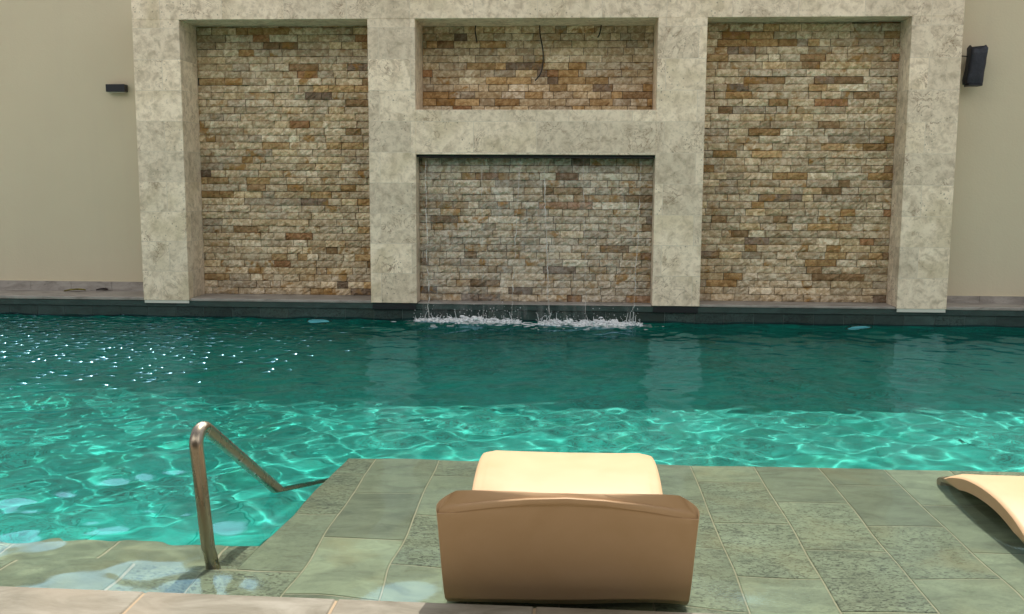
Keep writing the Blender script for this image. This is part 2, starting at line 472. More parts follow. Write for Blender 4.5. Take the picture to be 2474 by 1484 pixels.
mb = MB()
mb.prism([(-60, -60), (60, -60), (60, -2.0), (-60, -2.0)], DECK_Z - 0.3, DECK_Z - 0.004)
mb.prism([(-60, -2.0), (-7, -2.0), (-7, 60), (-60, 60)], DECK_Z - 0.3, DECK_Z - 0.004)
mb.prism([(7, -2.0), (60, -2.0), (60, 60), (7, 60)], DECK_Z - 0.3, DECK_Z - 0.004)
mb.prism([(-7, 10.2), (7, 10.2), (7, 60), (-7, 60)], DECK_Z - 0.3, DECK_Z - 0.004)
tag(mb.build('ground', M['deck_ground']), kind='structure')

def rtint(rg, lo=0.3, hi=0.7):
    return (rg.uniform(lo, hi), rg.choice([0.15, 0.3, 0.9, 1.0]) * rg.uniform(0.8, 1.0), rg.random(), 1)

# near coping and paved deck: slabs over a grout bed
mb = MB(); gb = MB()
rg = random.Random(5)
gb.prism([(-7, -2), (7, -2), (7, cop_y(7) - 0.006), (-7, cop_y(-7) - 0.006)], DECK_Z - 0.25, DECK_Z - 0.004)
for k in range(-10, 11):
    x0, x1 = -1.262 + 0.587 * k + 0.004, -1.262 + 0.587 * (k + 1) - 0.004
    mb.slab([(x0, cop_y(x0) - 0.45), (x1, cop_y(x1) - 0.45), (x1, cop_y(x1)), (x0, cop_y(x0))], DECK_Z - 0.03, DECK_Z, 0.004, (rg.random(), rg.random(), rg.random(), 1))
    for r in range(1, 8):
        y1 = -0.456 - (r - 1) * 0.6
        s = 0.29 * (r % 2)
        mb.slab([(x0 + s, cop_y(x0) + y1 - 0.594), (x1 + s, cop_y(x1) + y1 - 0.594), (x1 + s, cop_y(x1) + y1), (x0 + s, cop_y(x0) + y1)], DECK_Z - 0.03, DECK_Z, 0.003, (rg.random(), rg.random(), rg.random(), 1))
deck = mb.build('pool_deck', M['coping_stone'], tints=True)
tag(deck, kind='structure')
tag(gb.build('deck_bed', M['orange_grout']), kind='structure')

# unseen roof and back wall, added behind the camera to deepen near shadows
t = NT('dark_timber'); v = t.coord((1, 12, 1))
M['dark_timber'] = t.principled(t.ramp(t.noise(v, 3, 4), [(0.3, (0.06, 0.045, 0.03)), (0.7, (0.11, 0.08, 0.055))]), 0.6)
mb = MB()
mb.box(-9, 9, -6.5, -1.2, 2.75, 3.05)
mb.box(-9, 9, -6.5, -6.2, DECK_Z, 2.748)
for px in (-6.0, 6.0): mb.box(px - .15, px + .15, -1.6, -1.3, DECK_Z, 2.748)
tag(mb.build('added_shade_roof', M['dark_timber']), kind='structure')

# basin: floor and walls in tiles of green stone
mb = MB(); rg = random.Random(3)
BX0, BX1 = -6.6, 6.6
tw = 0.6
x = BX0
i = 0
while x < BX1 - 1e-6:
    y = 2.4 - (0.3 if i % 2 else 0)
    while y < WALL_Y:
        mb.add([(x + .003, y + .003, FLOOR_Z), (x + tw - .003, y + .003, FLOOR_Z), (x + tw - .003, y + tw - .003, FLOOR_Z), (x + .003, y + tw - .003, FLOOR_Z)], [(0, 1, 2, 3)], rtint(rg, 0.42, 0.58))
        y += tw
    x += tw; i += 1
mb.box(BX0 - .2, BX1 + .2, 2.0, WALL_Y + 0.3, FLOOR_Z - 0.2, FLOOR_Z - 0.004, (0.5, 0.2, 0.3, 1))
mb.box(BX0 - .3, BX0, 2.0, WALL_Y + .3, FLOOR_Z, 0.0, (0.5, 0.4, 0.3, 1))
mb.box(BX1, BX1 + .3, 2.0, WALL_Y + .3, FLOOR_Z, 0.0, (0.5, 0.4, 0.3, 1))
z = FLOOR_Z
while z < -0.12:
    x = BX0
    while x < BX1:
        mb.add([(x + .002, WALL_Y, z + .002), (x + .298, WALL_Y, z + .002), (x + .298, WALL_Y, min(z + .298, -.1)), (x + .002, WALL_Y, min(z + .298, -.1))], [(0, 1, 2, 3)], rtint(rg, 0.4, 0.6))
        x += .3
    z += .3
mb.box(BX0, BX1, WALL_Y + .004, WALL_Y + .4, FLOOR_Z, -0.1, (0.5, 0.3, 0.3, 1))
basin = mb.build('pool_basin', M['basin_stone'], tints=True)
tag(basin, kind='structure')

# waterline tile band under the far ledge
mb = MB(); gb = MB(); rg = random.Random(31)
x = BX0
while x < BX1:
    w = 0.267
    for z0, z1 in ((-0.098, 0.085),):
        mb.box(x + .002, x + w - .002, WALL_Y, WALL_Y + .02, z0, z1, rtint(rg, 0.15, 0.95))
    x += w
mb.box(BX0, BX1, WALL_Y - .012, WALL_Y + .02, 0.089, 0.138, (0.75, 0.2, 0.5, 1))
band = mb.build('waterline_band', M['waterline_stone'], tints=True)
tag(band, kind='structure')
gb.box(BX0, BX1, WALL_Y + .004, WALL_Y + .5, -0.1, 0.136)
tag(gb.build('waterline_bed', M['dark_grout']), kind='structure')

# sun shelf (submerged platform)
SH = [(-1.05, 4.595), (-1.139, 3.242), (-1.246, 3.235), (-1.29, 2.70), (6.6, 2.55), (6.6, 4.545)]
mb = MB(); gb = MB(); rg = random.Random(21)
gb.prism(SH, FLOOR_Z, SHELF_Z - 0.004)
def shelf_left(y):
    return -1.05 + (4.595 - y) / (4.595 - 3.242) * (-0.089)
def shelf_far(x):
    return 4.595 - (x + 1.05) * 0.0065
g = 0.0026
COLW, ROWL = 0.2975, 0.52
special = {(5, 2): (0.62, 0.95, .5), (6, 2): (0.52, 1.0, .2), (1, 2): (.5, 1.0, .2), (0, 0): (.3, .15, .2), (0, 1): (.22, .1, .1)}
for k in range(-1, 25):
    x0, x1 = -0.9075 + COLW * k, -0.9075 + COLW * (k + 1)
    y = 4.08 + ROWL if k % 2 == 0 else 3.82 + 2 * ROWL
    r = 0
    while y > 2.6:
        ya, yb = max(y - ROWL, 2.58), min(y, shelf_far(x0))
        if yb - ya > 0.03:
            tn = special.get((k, r), rtint(rg, 0.22, 0.78)[:3])
            xa, xb = (shelf_left(ya), shelf_left(yb)) if k == -1 else (x0, x0)
            poly = [(xa + g, ya + g), (x1 - g, ya + g), (x1 - g, yb - g if yb < 4.5 else yb), (xb + g, yb - g if yb < 4.5 else yb)]
            if k == -1 and ya < 3.31:
                if yb > 3.31:
                    poly = [(shelf_left(3.24), 3.24 + g), (x1 - g, 3.24 + g), (x1 - g, yb - g), (xb, yb - g)]
                else:
                    poly = None
            elif k == -1:
                poly = [(xa, ya + g), (x1 - g, ya + g), (x1 - g, poly[2][1]), (xb, poly[2][1])]
            if poly:
                mb.slab(poly, SHELF_Z - 0.02, SHELF_Z, 0.003, (*tn[:3], 1))
        y -= ROWL; r += 1
mb.slab([(-1.275, 2.72), (-0.9075 - g, 2.72), (-0.9075 - g, 3.24 - g), (-1.246, 3.232)], SHELF_Z - 0.02, SHELF_Z, 0.004, (0.55, 0.95, 0.7, 1))
shelf = mb.build('sun_shelf', M['green_stone'], tints=True)
tag(shelf, kind='structure')
sbed = gb.build('shelf_bed', M['grout'])
tag(sbed, kind='structure')

# entry steps left of the shelf
mb = MB(); gb = MB(); rg = random.Random(77)
STEPS = [(-0.215, 3.30), (-0.36, 3.62), (-0.55, 3.94), (-0.74, 4.26), (-0.90, 4.58)]
y0 = 2.6
deep = MB()
for n, (z, y1) in enumerate(STEPS):
    x = -1.30 - 0.1 * (n % 2)
    (gb if n < 2 else deep).box(-5.2, -1.0, y0, y1 - 0.005, FLOOR_Z, z - 0.004, (0.6, 0.2, 0.3, 1))
    x = -1.0 - (0.3 if n % 2 else 0.11)
    xr = -1.0
    while x > -5.2:
        xl = max(x - 0.40, -5.2)
        (mb if n < 2 else deep).slab([(x, y0 + .003), (xr - .003, y0 + .003), (xr - .003, y1), (x, y1)], z - (0.03 if n < 2 else 0.17), z, 0.008, rtint(rg, 0.3, 0.65))
        xr = x; x = x - 0.42
    y0 = y1
steps = mb.build('pool_steps', M['green_stone'], tints=True)
tag(steps, kind='structure')
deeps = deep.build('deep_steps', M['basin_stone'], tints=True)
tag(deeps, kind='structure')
stbed = gb.build('step_bed', M['grout'])
tag(stbed, kind='structure')

# far ledge the wall stands on
mb = MB()
mb.box(BX0 - .4, -3.955, 9.0, 9.60, 0.142, 0.172)
mb.box(3.367, BX1 + .4, 9.0, 9.40, 0.138, 0.168)
mb.box(-3.515, -1.808, 9.0, 9.50, 0.139, 0.165)
mb.box(-1.381, 0.757, 9.0, 9.50, 0.1375, 0.150)
mb.box(1.175, 2.925, 9.0, 9.50, 0.139, 0.163)
mb.box(BX0 - .4, BX1 + .4, 9.025, 10.2, 0.10, 0.1371)
ledge = mb.build('pool_ledge', M['ledge_stone'])
bevel(ledge, 0.006)
tag(ledge, kind='structure')

# ------------------------------------------------------------------ water
def water_height(X, Y):
    rg = np.random.default_rng(4)
    h = np.zeros_like(X)
    # calm over shelf and near steps; livelier in the open pool and at left
    def sm(a, b, t):
        u = np.clip((t - a) / (b - a), 0, 1); return u * u * (3 - 2 * u)
    openp = sm(4.2, 5.2, Y)
    left = sm(-0.6, -2.0, X)
    near = 1 - sm(3.2, 4.6, Y)
    a_big = 0.95 + 0.10 * openp + 0.35 * left + 1.5 * left * near + 1.25 * (1 - left) * (1 - sm(2.9, 3.9, Y))
    a_small = 0.03 + 0.80 * openp + 0.85 * left * (1 + 0.6 * near)
    bands = [(0.80, 0.016, 10, 0), (0.46, 0.022, 14, 0), (0.25, 0.032, 18, 1), (0.155, 0.030, 18, 1), (0.095, 0.018, 14, 1)]
    for lam, slope, n, small in bands:
        s = np.zeros_like(X)
        for _ in range(n):
            th = rg.uniform(0, 2 * math.pi)
            l = lam * rg.uniform(0.78, 1.25)
            k = 2 * math.pi / l
            s += np.sin(k * (X * math.cos(th) + Y * math.sin(th)) + rg.uniform(0, 6.283)) * slope * math.sqrt(2.0 / n) / k
        h += s * (a_small if small else a_big)
    # agitation under the spillway
    d = np.exp(-((Y - 8.85) / 0.45) ** 2) * np.exp(-((X + 0.35) / 1.3) ** 4)
    s = np.zeros_like(X)
    for _ in range(24):
        th = rg.uniform(0, 2 * math.pi); l = rg.uniform(0.10, 0.35); k = 6.283 / l
        s += np.sin(k * (X * math.cos(th) + Y * math.sin(th)) + rg.uniform(0, 6.283)) * 0.14 / math.sqrt(24) / k
    h += s * d
    return h
XS = np.linspace(BX0 - .05, BX1 + .05, 900)
ya = np.linspace(2.60, WALL_Y + 0.01, 430)
XX, YY = np.meshgrid(XS, ya)
ZZ = water_height(XX, YY)
ny, nx = XX.shape
vs = np.stack([XX, YY, ZZ], -1).reshape(-1, 3)
idx = np.arange(nx * ny).reshape(ny, nx)
q = np.stack([idx[:-1, :-1], idx[:-1, 1:], idx[1:, 1:], idx[1:, :-1]], -1).reshape(-1, 4)
# closed body: rim down to below the floor
rim = list(idx[0, :]) + list(idx[1:, -1]) + list(idx[-1, -2::-1]) + list(idx[-2:0:-1, 0])
base = len(vs)
low = vs[rim].copy(); low[:, 2] = FLOOR_Z - 0.1
nr = len(rim)
faces = [tuple(int(a) for a in r) for r in q]
for i in range(nr):
    j = (i + 1) % nr
    faces.append((int(rim[j]), int(rim[i]), base + i, base + j))
faces.append(tuple(base + i for i in range(nr - 1, -1, -1)))
water = mesh_obj('water', np.vstack([vs, low]), faces, M['pool_water'], smooth=True)
tag(water, kind='structure')
water.cycles.is_caustics_caster = True
for o in (basin, shelf, sbed, steps, stbed, deeps):
    o.cycles.is_caustics_receiver = True

# ------------------------------------------------------------------ feature wall
FW = empty('feature_wall', (-0.3, 9.0, 0.14))
tag(FW, 'tall travertine portal wall with four stone-clad niches behind the pool', 'wall')
FY = 8.985
mb = MB()
def col(x0, x1, z0, z1, yb=9.62):
    mb.box(x0, x1, FY, yb, z0, z1)
NL, NC, NU, NR = 9.40, 9.19, 9.45, 9.29      # back planes of the niches
ZB, ZT = 0.146, 2.685
# one connected front: piers, header, mid beam (butted end to end)
col(-3.951, -3.520, ZB, ZT)
col(-1.812, -1.387, ZB, ZT)
col(0.757, 1.183, ZB, ZT)
col(2.928, 3.363, ZB, ZT)
col(-1.387, 0.757, 1.497, 1.893)
# header with a raised right part (its sloping shoulder is above the picture)
hv = [(-3.951, ZT), (3.363, ZT), (3.363, 3.47), (-1.95, 3.47), (-2.95, 2.93), (-3.951, 2.93)]
n = len(hv)
mb.add([(x, FY, z) for x, z in hv] + [(x, 9.62, z) for x, z in hv],
       [tuple(range(n)), tuple(range(2 * n - 1, n - 1, -1))] + [((i + 1) % n, i, n + i, n + (i + 1) % n) for i in range(n)])
frame = mb.build('travertine_frame', M['travertine'], FW)
bevel(frame, 0.003, 1)
mb = MB()
mb.box(-3.945, -3.526, FY + .004, 9.1, 0.120, ZB)
mb.box(2.934, 3.357, FY + .004, 9.1, 0.116, ZB)
mb.build('pier_trim', M['white_trim'], FW)
mb = MB()
mb.box(-1.800, -1.399, FY + .012, 9.1, 0.086, ZB)
mb.box(0.769, 1.171, FY + .012, 9.1, 0.086, ZB)
mb.build('pier_base', M['dark_slot'], FW)
mb = MB()
mb.box(-1.386, 0.756, 9.03, NC - .02, 1.474, 1.4965)
mb.build('spillway', M['dark_slot'], FW)

PAL = [((0.60, 0.53, 0.41), 28), ((0.55, 0.48, 0.37), 24), ((0.66, 0.60, 0.49), 18), ((0.60, 0.51, 0.36), 14), ((0.50, 0.45, 0.37), 12), ((0.48, 0.355, 0.20), 6),
       ((0.38, 0.26, 0.13), 5), ((0.29, 0.205, 0.12), 4), ((0.25, 0.20, 0.16), 3), ((0.37, 0.22, 0.12), 2)]
def stone_panel(x0, x1, z0, z1, yb, seed, wet=0.0, grey=0.0):
    rg = random.Random(seed)
    RH = 0.0660
    mb = MB()
    mb.box(x0, x1, yb + .003, yb + .14, z0, z1, (0.05, 0.045, 0.035, 0))
    z = z0
    prev = None
    while z < z1 - 0.01:
        zt = min(z + RH, z1)
        x = x0 - rg.uniform(0, 0.12)
        while x < x1 - 0.005:
            w = rg.choice([0.10, 0.13, 0.15, 0.17, 0.2, 0.23, 0.28]) * rg.uniform(0.85, 1.15)
            xa, xb = max(x, x0), min(x + w, x1)
            if x1 - xb < 0.05: xb = x1
            x = xb
            if xb - xa < 0.02: continue
            if prev is not None and rg.random() < 0.22: c = prev
            else:
                c = rg.choices([p[0] for p in PAL], [p[1] for p in PAL])[0]
            prev = c
            f = rg.uniform(0.78, 1.2)
            c2 = tuple(min(.85, ch * f * k) for ch, k in zip(c, (1.14, 1.08, 1.0)))
            if grey:
                m = sum(c2) / 3
                c2 = tuple(ch * (1 - grey) + (m * 1.02) * grey for ch in c2)
            c2 = tuple(ch * (1 - wet) for ch in c2)
            tn = (*c2, rg.choice([0.0, 0.1, 0.2, 0.35, 0.6, 1.0]))
            # rough face: grid with random relief, edges pulled in
            g = 0.0022
            nxs = max(3, int((xb - xa) / 0.026)); nzs = 3
            base_d = rg.uniform(0.006, 0.024)
            tilt, tilz = rg.uniform(-.006, .006), rg.uniform(-.006, .006)
            P = []
            for j in range(nzs + 1):
                for i in range(nxs + 1):
                    u, v = i / nxs, j / nzs
                    edge = (i in (0, nxs)) or (j in (0, nzs))
                    d = base_d + tilt * (u - .5) * 2 + tilz * (v - .5) * 2 + rg.gauss(0, .0042)
                    if edge: d -= 0.007
                    jx = 0 if i in (0, nxs) else rg.uniform(-.005, .005)
                    jz = 0 if j in (0, nzs) else rg.uniform(-.004, .004)
                    ez = rg.uniform(-.0012, .0012) if j in (0, nzs) else 0
                    P.append((xa + g + (xb - xa - 2 * g) * u + jx, yb - max(d, 0.001), z + g + (zt - z - 2 * g) * v + jz + ez))
            W = nxs + 1
            fs = [(j * W + i, j * W + i + 1, (j + 1) * W + i + 1, (j + 1) * W + i) for j in range(nzs) for i in range(nxs)]
            nb = len(P)
            ring = [i for i in range(W)] + [j * W + nxs for j in range(1, nzs + 1)] + [nzs * W + i for i in range(nxs - 1, -1, -1)] + [j * W for j in range(nzs - 1, 0, -1)]
            P += [(P[r][0], yb + .006, P[r][2]) for r in ring]
            L = len(ring)
            fs += [(ring[(k + 1) % L], ring[k], nb + k, nb + (k + 1) % L) for k in range(L)]
            mb.add(P, fs, tn)
        z += RH
    return mb
for nm, args in (('left', (-3.520, -1.812, 0.165, ZT, NL, 101)), ('mid', (-1.387, 0.757, 1.893, ZT, NU, 102)),
                 ('low', (-1.387, 0.757, 0.150, 1.474, NC, 103, 0.0, 0.35)), ('right', (1.183, 2.928, 0.163, ZT, NR, 104))):
    p = stone_panel(*args).build('stone_panel', M['split_stone'], FW, tints=True)

# plain plastered walls at either side, each with its stone skirting
def plain_wall(x0, x1, y, z0, ztop, skz, label, seed):
    e = empty('plaster_wall', ((x0 + x1) / 2, y, z0))
    tag(e, label, 'wall')
    mb = MB(); mb.box(x0, x1, y, y + .35, z0 - .02, ztop)
    mb.build('wall_face', M['plaster'], e)
    mb = MB(); rg = random.Random(seed); x = x0
    while x < x1 - .01:
        xe = min(x + .41, x1)
        mb.box(x + .0015, xe - .0015, y - .012, y + .01, z0, skz)
        x = xe
    mb.build('skirting', M['ledge_stone'], e)
    mb = MB(); mb.box(x0, x1, y - .010, y + .01, skz, skz + .006)
    mb.build('plaster_edge', M['plaster'], e)
    return e
plain_wall(-9.0, -3.953, 9.50, 0.172, 3.00, 0.262, 'plain cream plaster wall carrying the small black wall lamp', 1)
plain_wall(3.365, 9.0, 9.32, 0.168, 4.0, 0.232, 'plain cream plaster wall behind the black wrapped loudspeaker', 2)

# ------------------------------------------------------------------ fittings on the wall
e = empty('wall_lamp', (-4.33, 9.5, 2.12))
tag(e, 'small black rectangular wall lamp on the cream plaster', 'lamp')
mb = MB(); mb.box(-4.425, -4.240, 9.415, 9.492, 2.088, 2.160)
bevel(mb.build('lamp_body', M['black_powdercoat'], e), 0.004)
mb = MB(); mb.box(-4.40, -4.265, 9.492, 9.502, 2.098, 2.150)
mb.build('back_plate', M['black_powdercoat'], e)
mb = MB(); mb.box(-4.41, -4.255, 9.425, 9.48, 2.085, 2.0878)
mb.build('lens', M['white_trim'], e)

# loudspeaker wrapped in black fabric
e = empty('loudspeaker', (3.54, 9.2, 2.11))
tag(e, 'black wall loudspeaker wrapped in a creased cover beside the portal', 'loudspeaker')
def sheet_body(cx, cy, z0, z1, prof):
    # prof: list of (t, halfwidth, halfdepth, dx)
    vs, fs = [], []
    S = 24
    for t, hw, hd, dx in prof:
        for k in range(S):
            a = 2 * math.pi * k / S
            ca, sa = math.cos(a), math.sin(a)
            r = 1 / (abs(ca) ** 5 + abs(sa) ** 5) ** 0.2
            wob = 1 + 0.05 * math.sin(5 * a + t * 7) * (1 - t * .5) + 0.03 * math.sin(9 * a - t * 11)
            vs.append((cx + dx + ca * r * hw * wob, cy + sa * r * hd * wob, z0 + (z1 - z0) * t + (0.02 * math.cos(2 * a + .5) if t > .9 else 0)))
    for i in range(len(prof) - 1):
        for k in range(S):
            fs.append((i * S + k, i * S + (k + 1) % S, (i + 1) * S + (k + 1) % S, (i + 1) * S + k))
    fs.append(tuple(range(S - 1, -1, -1))); fs.append(tuple((len(prof) - 1) * S + k for k in range(S)))
    return vs, fs
vs, fs = sheet_body(3.553, 9.18, 2.132, 2.448, [(0, .074, .065, -.01), (.1, .078, .07, -.008), (.3, .072, .07, 0), (.55, .070, .072, .006), (.8, .072, .072, .012), (.93, .074, .07, .014), (1, .062, .058, .015)])
o = mesh_obj('speaker_cover', vs, fs, M['black_fabric'], e, smooth=True, angle=50)
mb = MB()
mb.add([(3.463, 9.20, 2.127), (3.513, 9.15, 2.129), (3.518, 9.25, 2.127), (3.493, 9.20, 2.277), (3.513, 9.16, 2.277), (3.516, 9.24, 2.277)],
       [(0, 2, 1), (3, 4, 5), (0, 1, 4, 3), (1, 2, 5, 4), (2, 0, 3, 5)])
mb.build('cover_flap', M['black_fabric'], e)
mb = MB(); mb.box(3.49, 3.61, 9.12, 9.24, 2.111, 2.134)
bevel(mb.build('speaker_body', M['black_powdercoat'], e), 0.006)
mb = MB(); mb.box(3.53, 3.59, 9.24, 9.322, 2.237, 2.337)
mb.build('bracket', M['black_powdercoat'], e)
mb = MB(); mb.tube([(3.345, 9.325, 2.37), (3.38, 9.30, 2.378), (3.42, 9.26, 2.382), (3.46, 9.20, 2.375), (3.50, 9.18, 2.365)], 0.005, 8)
mb.build('cable', M['cable_rubber'], e, smooth=True)

# loose cables hanging in the top niche
def cable(pts, r, label):
    mb = MB()
    P = [Vector(p) for p in pts]
    out = []
    for i in range(len(P) - 1):
        for k in range(5):
            s = k / 5
            p0, p1, p2, p3 = P[max(i - 1, 0)], P[i], P[i + 1], P[min(i + 2, len(P) - 1)]
            out.append(0.5 * ((2 * p1) + (p2 - p0) * s + (2 * p0 - 5 * p1 + 4 * p2 - p3) * s * s + (3 * p1 - p0 - 3 * p2 + p3) * s ** 3))
    out.append(P[-1])
    mb.tube(out, r, 8)
    return tag(mb.build('hanging_cable', M['cable_rubber'], smooth=True), label, 'cable', 'loose cables in the top niche')
YC = NU - 0.045
sF = YC / 9.3
cable([(-0.885, YC, 2.684), (-0.888, YC - .02, 2.64), (-0.880, YC - .01, 2.58), (-0.872, YC - .015, 2.53)], 0.006, 'short black cable nearest the left side of the top niche')
cable([(-0.293, YC, 2.684), (-0.288, YC - .02, 2.60), (-0.268, YC - .02, 2.50), (-0.258, YC - .02, 2.42), (-0.262, YC - .02, 2.32), (-0.285, YC - .03, 2.24), (-0.33, YC - .05, 2.182)], 0.006, 'longest black cable curving down the middle of the top niche')
cable([(0.272, YC, 2.684), (0.265, YC - .01, 2.64), (0.255, YC - .02, 2.60), (0.24, YC - .03, 2.57)], 0.006, 'short black slanting cable nearest the right side of the top niche')

# leaves on the left ledge
def leaf(cx, cy, cz, L, W, ang, mat, label):
    vs, fs = [], []
    N = 8
    for i in range(N + 1):
        u = i / N
        w = W * math.sin(math.pi * u) ** 0.8
        zz = 0.006 + 0.012 * math.sin(u * 2.6)
        for s in (-1, 0, 1):
            lx, ly = (u - .5) * L, s * w
            vs.append((cx + lx * math.cos(ang) - ly * math.sin(ang), cy + lx * math.sin(ang) + ly * math.cos(ang), cz + zz + 0.012 * abs(s)))
    for i in range(N):
        for s in (0, 1):
            fs.append((i * 3 + s, (i + 1) * 3 + s, (i + 1) * 3 + s + 1, i * 3 + s + 1))
    o = mesh_obj('fallen_leaf', vs, fs, mat, smooth=True)
    m = o.modifiers.new('thickness', 'SOLIDIFY'); m.thickness = 0.002
    return tag(o, label, 'leaf')
leaf(-4.80, 9.36, 0.172, 0.20, 0.035, 0.25, M['dry_leaf'], 'curled yellow-green leaf lying on the ledge at far left')
leaf(-4.04 - 0.53, 9.45, 0.172, 0.12, 0.022, 0.0, M['dark_leaf'], 'small dark dry leaf against the skirting left of the portal')

# teal rounded thing at the right frame edge
e = empty('beach_ball', (4.26, 9.15, 0.168))
tag(e, 'dark teal ball resting on the ledge at the right edge', 'ball')
bm = bmesh.new(); bmesh.ops.create_uvsphere(bm, u_segments=24, v_segments=16, radius=0.075)
me = bpy.data.meshes.new('ball_skin'); bm.to_mesh(me); bm.free()
for p in me.polygons: p.use_smooth = True
me.materials.append(M['teal_rubber'])
o = bpy.data.objects.new('ball_skin', me); o.location = (4.27, 9.15, 0.243); link(o, e)
mb = MB(); mb.tube([(4.27, 9.15, 0.312), (4.27, 9.15, 0.322)], 0.012, 10); mb.build('valve', M['black_powdercoat'], e)

# underwater pool lights
def pool_light(x, z, label):
    e = empty('pool_light', (x, WALL_Y, z))
    tag(e, label, 'pool light', 'underwater lights in the far pool wall')
    mb = MB(); mb.tube([(x, WALL_Y + .01, z), (x, WALL_Y - .02, z)], [0.125, 0.118], 28); mb.build('bezel', M['stainless'], e, smooth=True, angle=40)
    mb = MB(); mb.tube([(x, WALL_Y - .02, z), (x, WALL_Y - .028, z)], [0.10, 0.085], 28); mb.build('lens', M['lamp_lens'], e, smooth=True, angle=40)
pool_light(-2.31, -0.22, 'underwater light glowing pale blue below the left stone niche')
pool_light(2.62, -0.22, 'underwater light glowing pale blue below the right stone niche')

# ------------------------------------------------------------------ waterfall from the spillway
WF = empty('waterfall', (-0.3, 8.95, 0.0))
tag(WF, 'thin broken water streams falling from the slot over the lower niche', 'waterfall')
rg = random.Random(9)
streams = [(-1.315, -1.265, 0.9), (-0.45, -0.515, 0.7), (-0.237, -0.17, 1.0), (0.64, 0.585, 0.7), (0.12, 0.16, 0.25), (-0.80, -0.77, 0.2)]
for xt, xb, st in streams:
    mb = MB(); pts = []; rs = []
    N = 46
    ph = rg.random() * 6
    for i in range(N + 1):
        u = i / N
        z = 1.475 - 1.475 * u
        x = xt + (xb - xt) * u + 0.006 * math.sin(u * 23 + ph) * u + rg.gauss(0, .0016 + .004 * u)
        y = 9.13 - 0.22 * math.sqrt(u) + rg.gauss(0, .002)
        pts.append((x, y, z))
        r = (0.0026 + 0.0015 * abs(math.sin(u * 31 + ph)) + 0.002 * u) * (0.5 + 0.55 * st)
        if rg.random() < 0.25 * u + .08: r *= 0.35
        rs.append(r)
    mb.tube(pts, rs, 7)
    mb.build('water_stream', M['falling_water'], WF, smooth=True)

# faint broken sheet of water behind the streams
t = NT('water_veil')
v = t.coord((1, 1, 0.12))
M['water_veil'] = t.principled((0.72, 0.74, 0.74), 0.15, spec=0.6, alpha=t.ramp(t.noise(v, 14, 5, 0.65), [(0.48, 0.0), (0.74, 0.16)]))
mbv = MB(); NX, NZ = 70, 24; P = []
for j in range(NZ + 1):
    u = j / NZ
    for i in range(NX + 1):
        x = -1.33 + 1.96 * i / NX
        P.append((x, 9.125 - 0.20 * math.sqrt(u) + 0.006 * math.sin(x * 31 + u * 3) + rg.gauss(0, .0015), 1.474 - 1.46 * u))
mbv.add(P, [(j * (NX + 1) + i, j * (NX + 1) + i + 1, (j + 1) * (NX + 1) + i + 1, (j + 1) * (NX + 1) + i) for j in range(NZ) for i in range(NX)])
mbv.build('water_veil', M['water_veil'], WF, smooth=True)

def splash(xa, xb, y, label, seed):
    rg = random.Random(seed)
    e = empty('splash', ((xa + xb) / 2, y, 0))
    tag(e, label, 'splash', 'white splashes under the waterfall')
    # foam: knobbly low ridge of many small lumps
    mb = MB()
    def lump(x, y, z, r, sx=1, sz=1):
        vs = []; S, R = 7, 4
        for j in range(1, R):
            ph = math.pi * j / R
            for k in range(S):
                a = 2 * math.pi * k / S
                q = r * rg.uniform(.7, 1.3)
                vs.append((x + math.sin(ph) * math.cos(a) * q * sx, y + math.sin(ph) * math.sin(a) * q, z + math.cos(ph) * q * sz))
        vs += [(x, y, z + r * sz), (x, y, z - r * sz)]
        fs = [(j * S + k, (j + 1) * S + k, (j + 1) * S + (k + 1) % S, j * S + (k + 1) % S) for j in range(R - 2) for k in range(S)]
        t, b = len(vs) - 2, len(vs) - 1
        fs += [(t, k, (k + 1) % S) for k in range(S)] + [(b, (R - 2) * S + (k + 1) % S, (R - 2) * S + k) for k in range(S)]
        mb.add(vs, fs)
    for _ in range(950):
        u = rg.random()
        x = xa + (xb - xa) * u
        en = math.sin(math.pi * u) ** 0.5 * (0.65 + 0.35 * math.sin(u * 17 + seed) * math.sin(u * 29))
        lump(x, y + rg.gauss(0, .05) - 0.03 * en, abs(rg.gauss(0, .024)) * en, rg.uniform(.003, .0125) * (.5 + en), rg.uniform(1, 2.0), rg.uniform(.6, 1.2))
    for _ in range(170):
        x = rg.uniform(xa - .08, xb + .08)
        lump(x + rg.gauss(0, .04), y - abs(rg.gauss(0, .13)), .003, rg.uniform(.004, .010), rg.uniform(1.5, 5), .35)
    fo = mb.build('foam', M['foam'], e, smooth=True); fo['kind'] = 'stuff'
    # jets: short tapering threads thrown up, plus droplets
    mb = MB()
    for _ in range(34):
        x = rg.uniform(xa, xb); h = rg.uniform(.03, .085) * rg.choice([.5, .7, 1, 1.5])
        dx, dy = rg.gauss(0, .03), rg.gauss(-.01, .03)
        pts = []; rs = []
        for i in range(7):
            u = i / 6
            pts.append((x + dx * u + rg.gauss(0, .002), y + rg.gauss(0, .004) + dy * u - .02, h * (1 - (1 - u) ** 2)))
            rs.append(max(.0006, .0030 * (1 - u) + (.0016 if i == 5 else .0004)))
        mb.tube(pts, rs, 6)
    jt = mb.build('jets', M['foam'], e, smooth=True); jt['kind'] = 'stuff'
    mb = MB()
    for _ in range(130):
        x = rg.uniform(xa, xb)
        lump(x, y + rg.gauss(0, .05), abs(rg.gauss(.04, .05)), rg.uniform(.0018, .0045))
    d = mb.build('droplets', M['foam'], e, smooth=True); d['kind'] = 'stuff'
splash(-1.40, -0.42, 8.86, 'long white splash below the left half of the waterfall', 13)
splash(-0.27, 0.66, 8.78, 'broader white splash below the right half of the waterfall', 14)

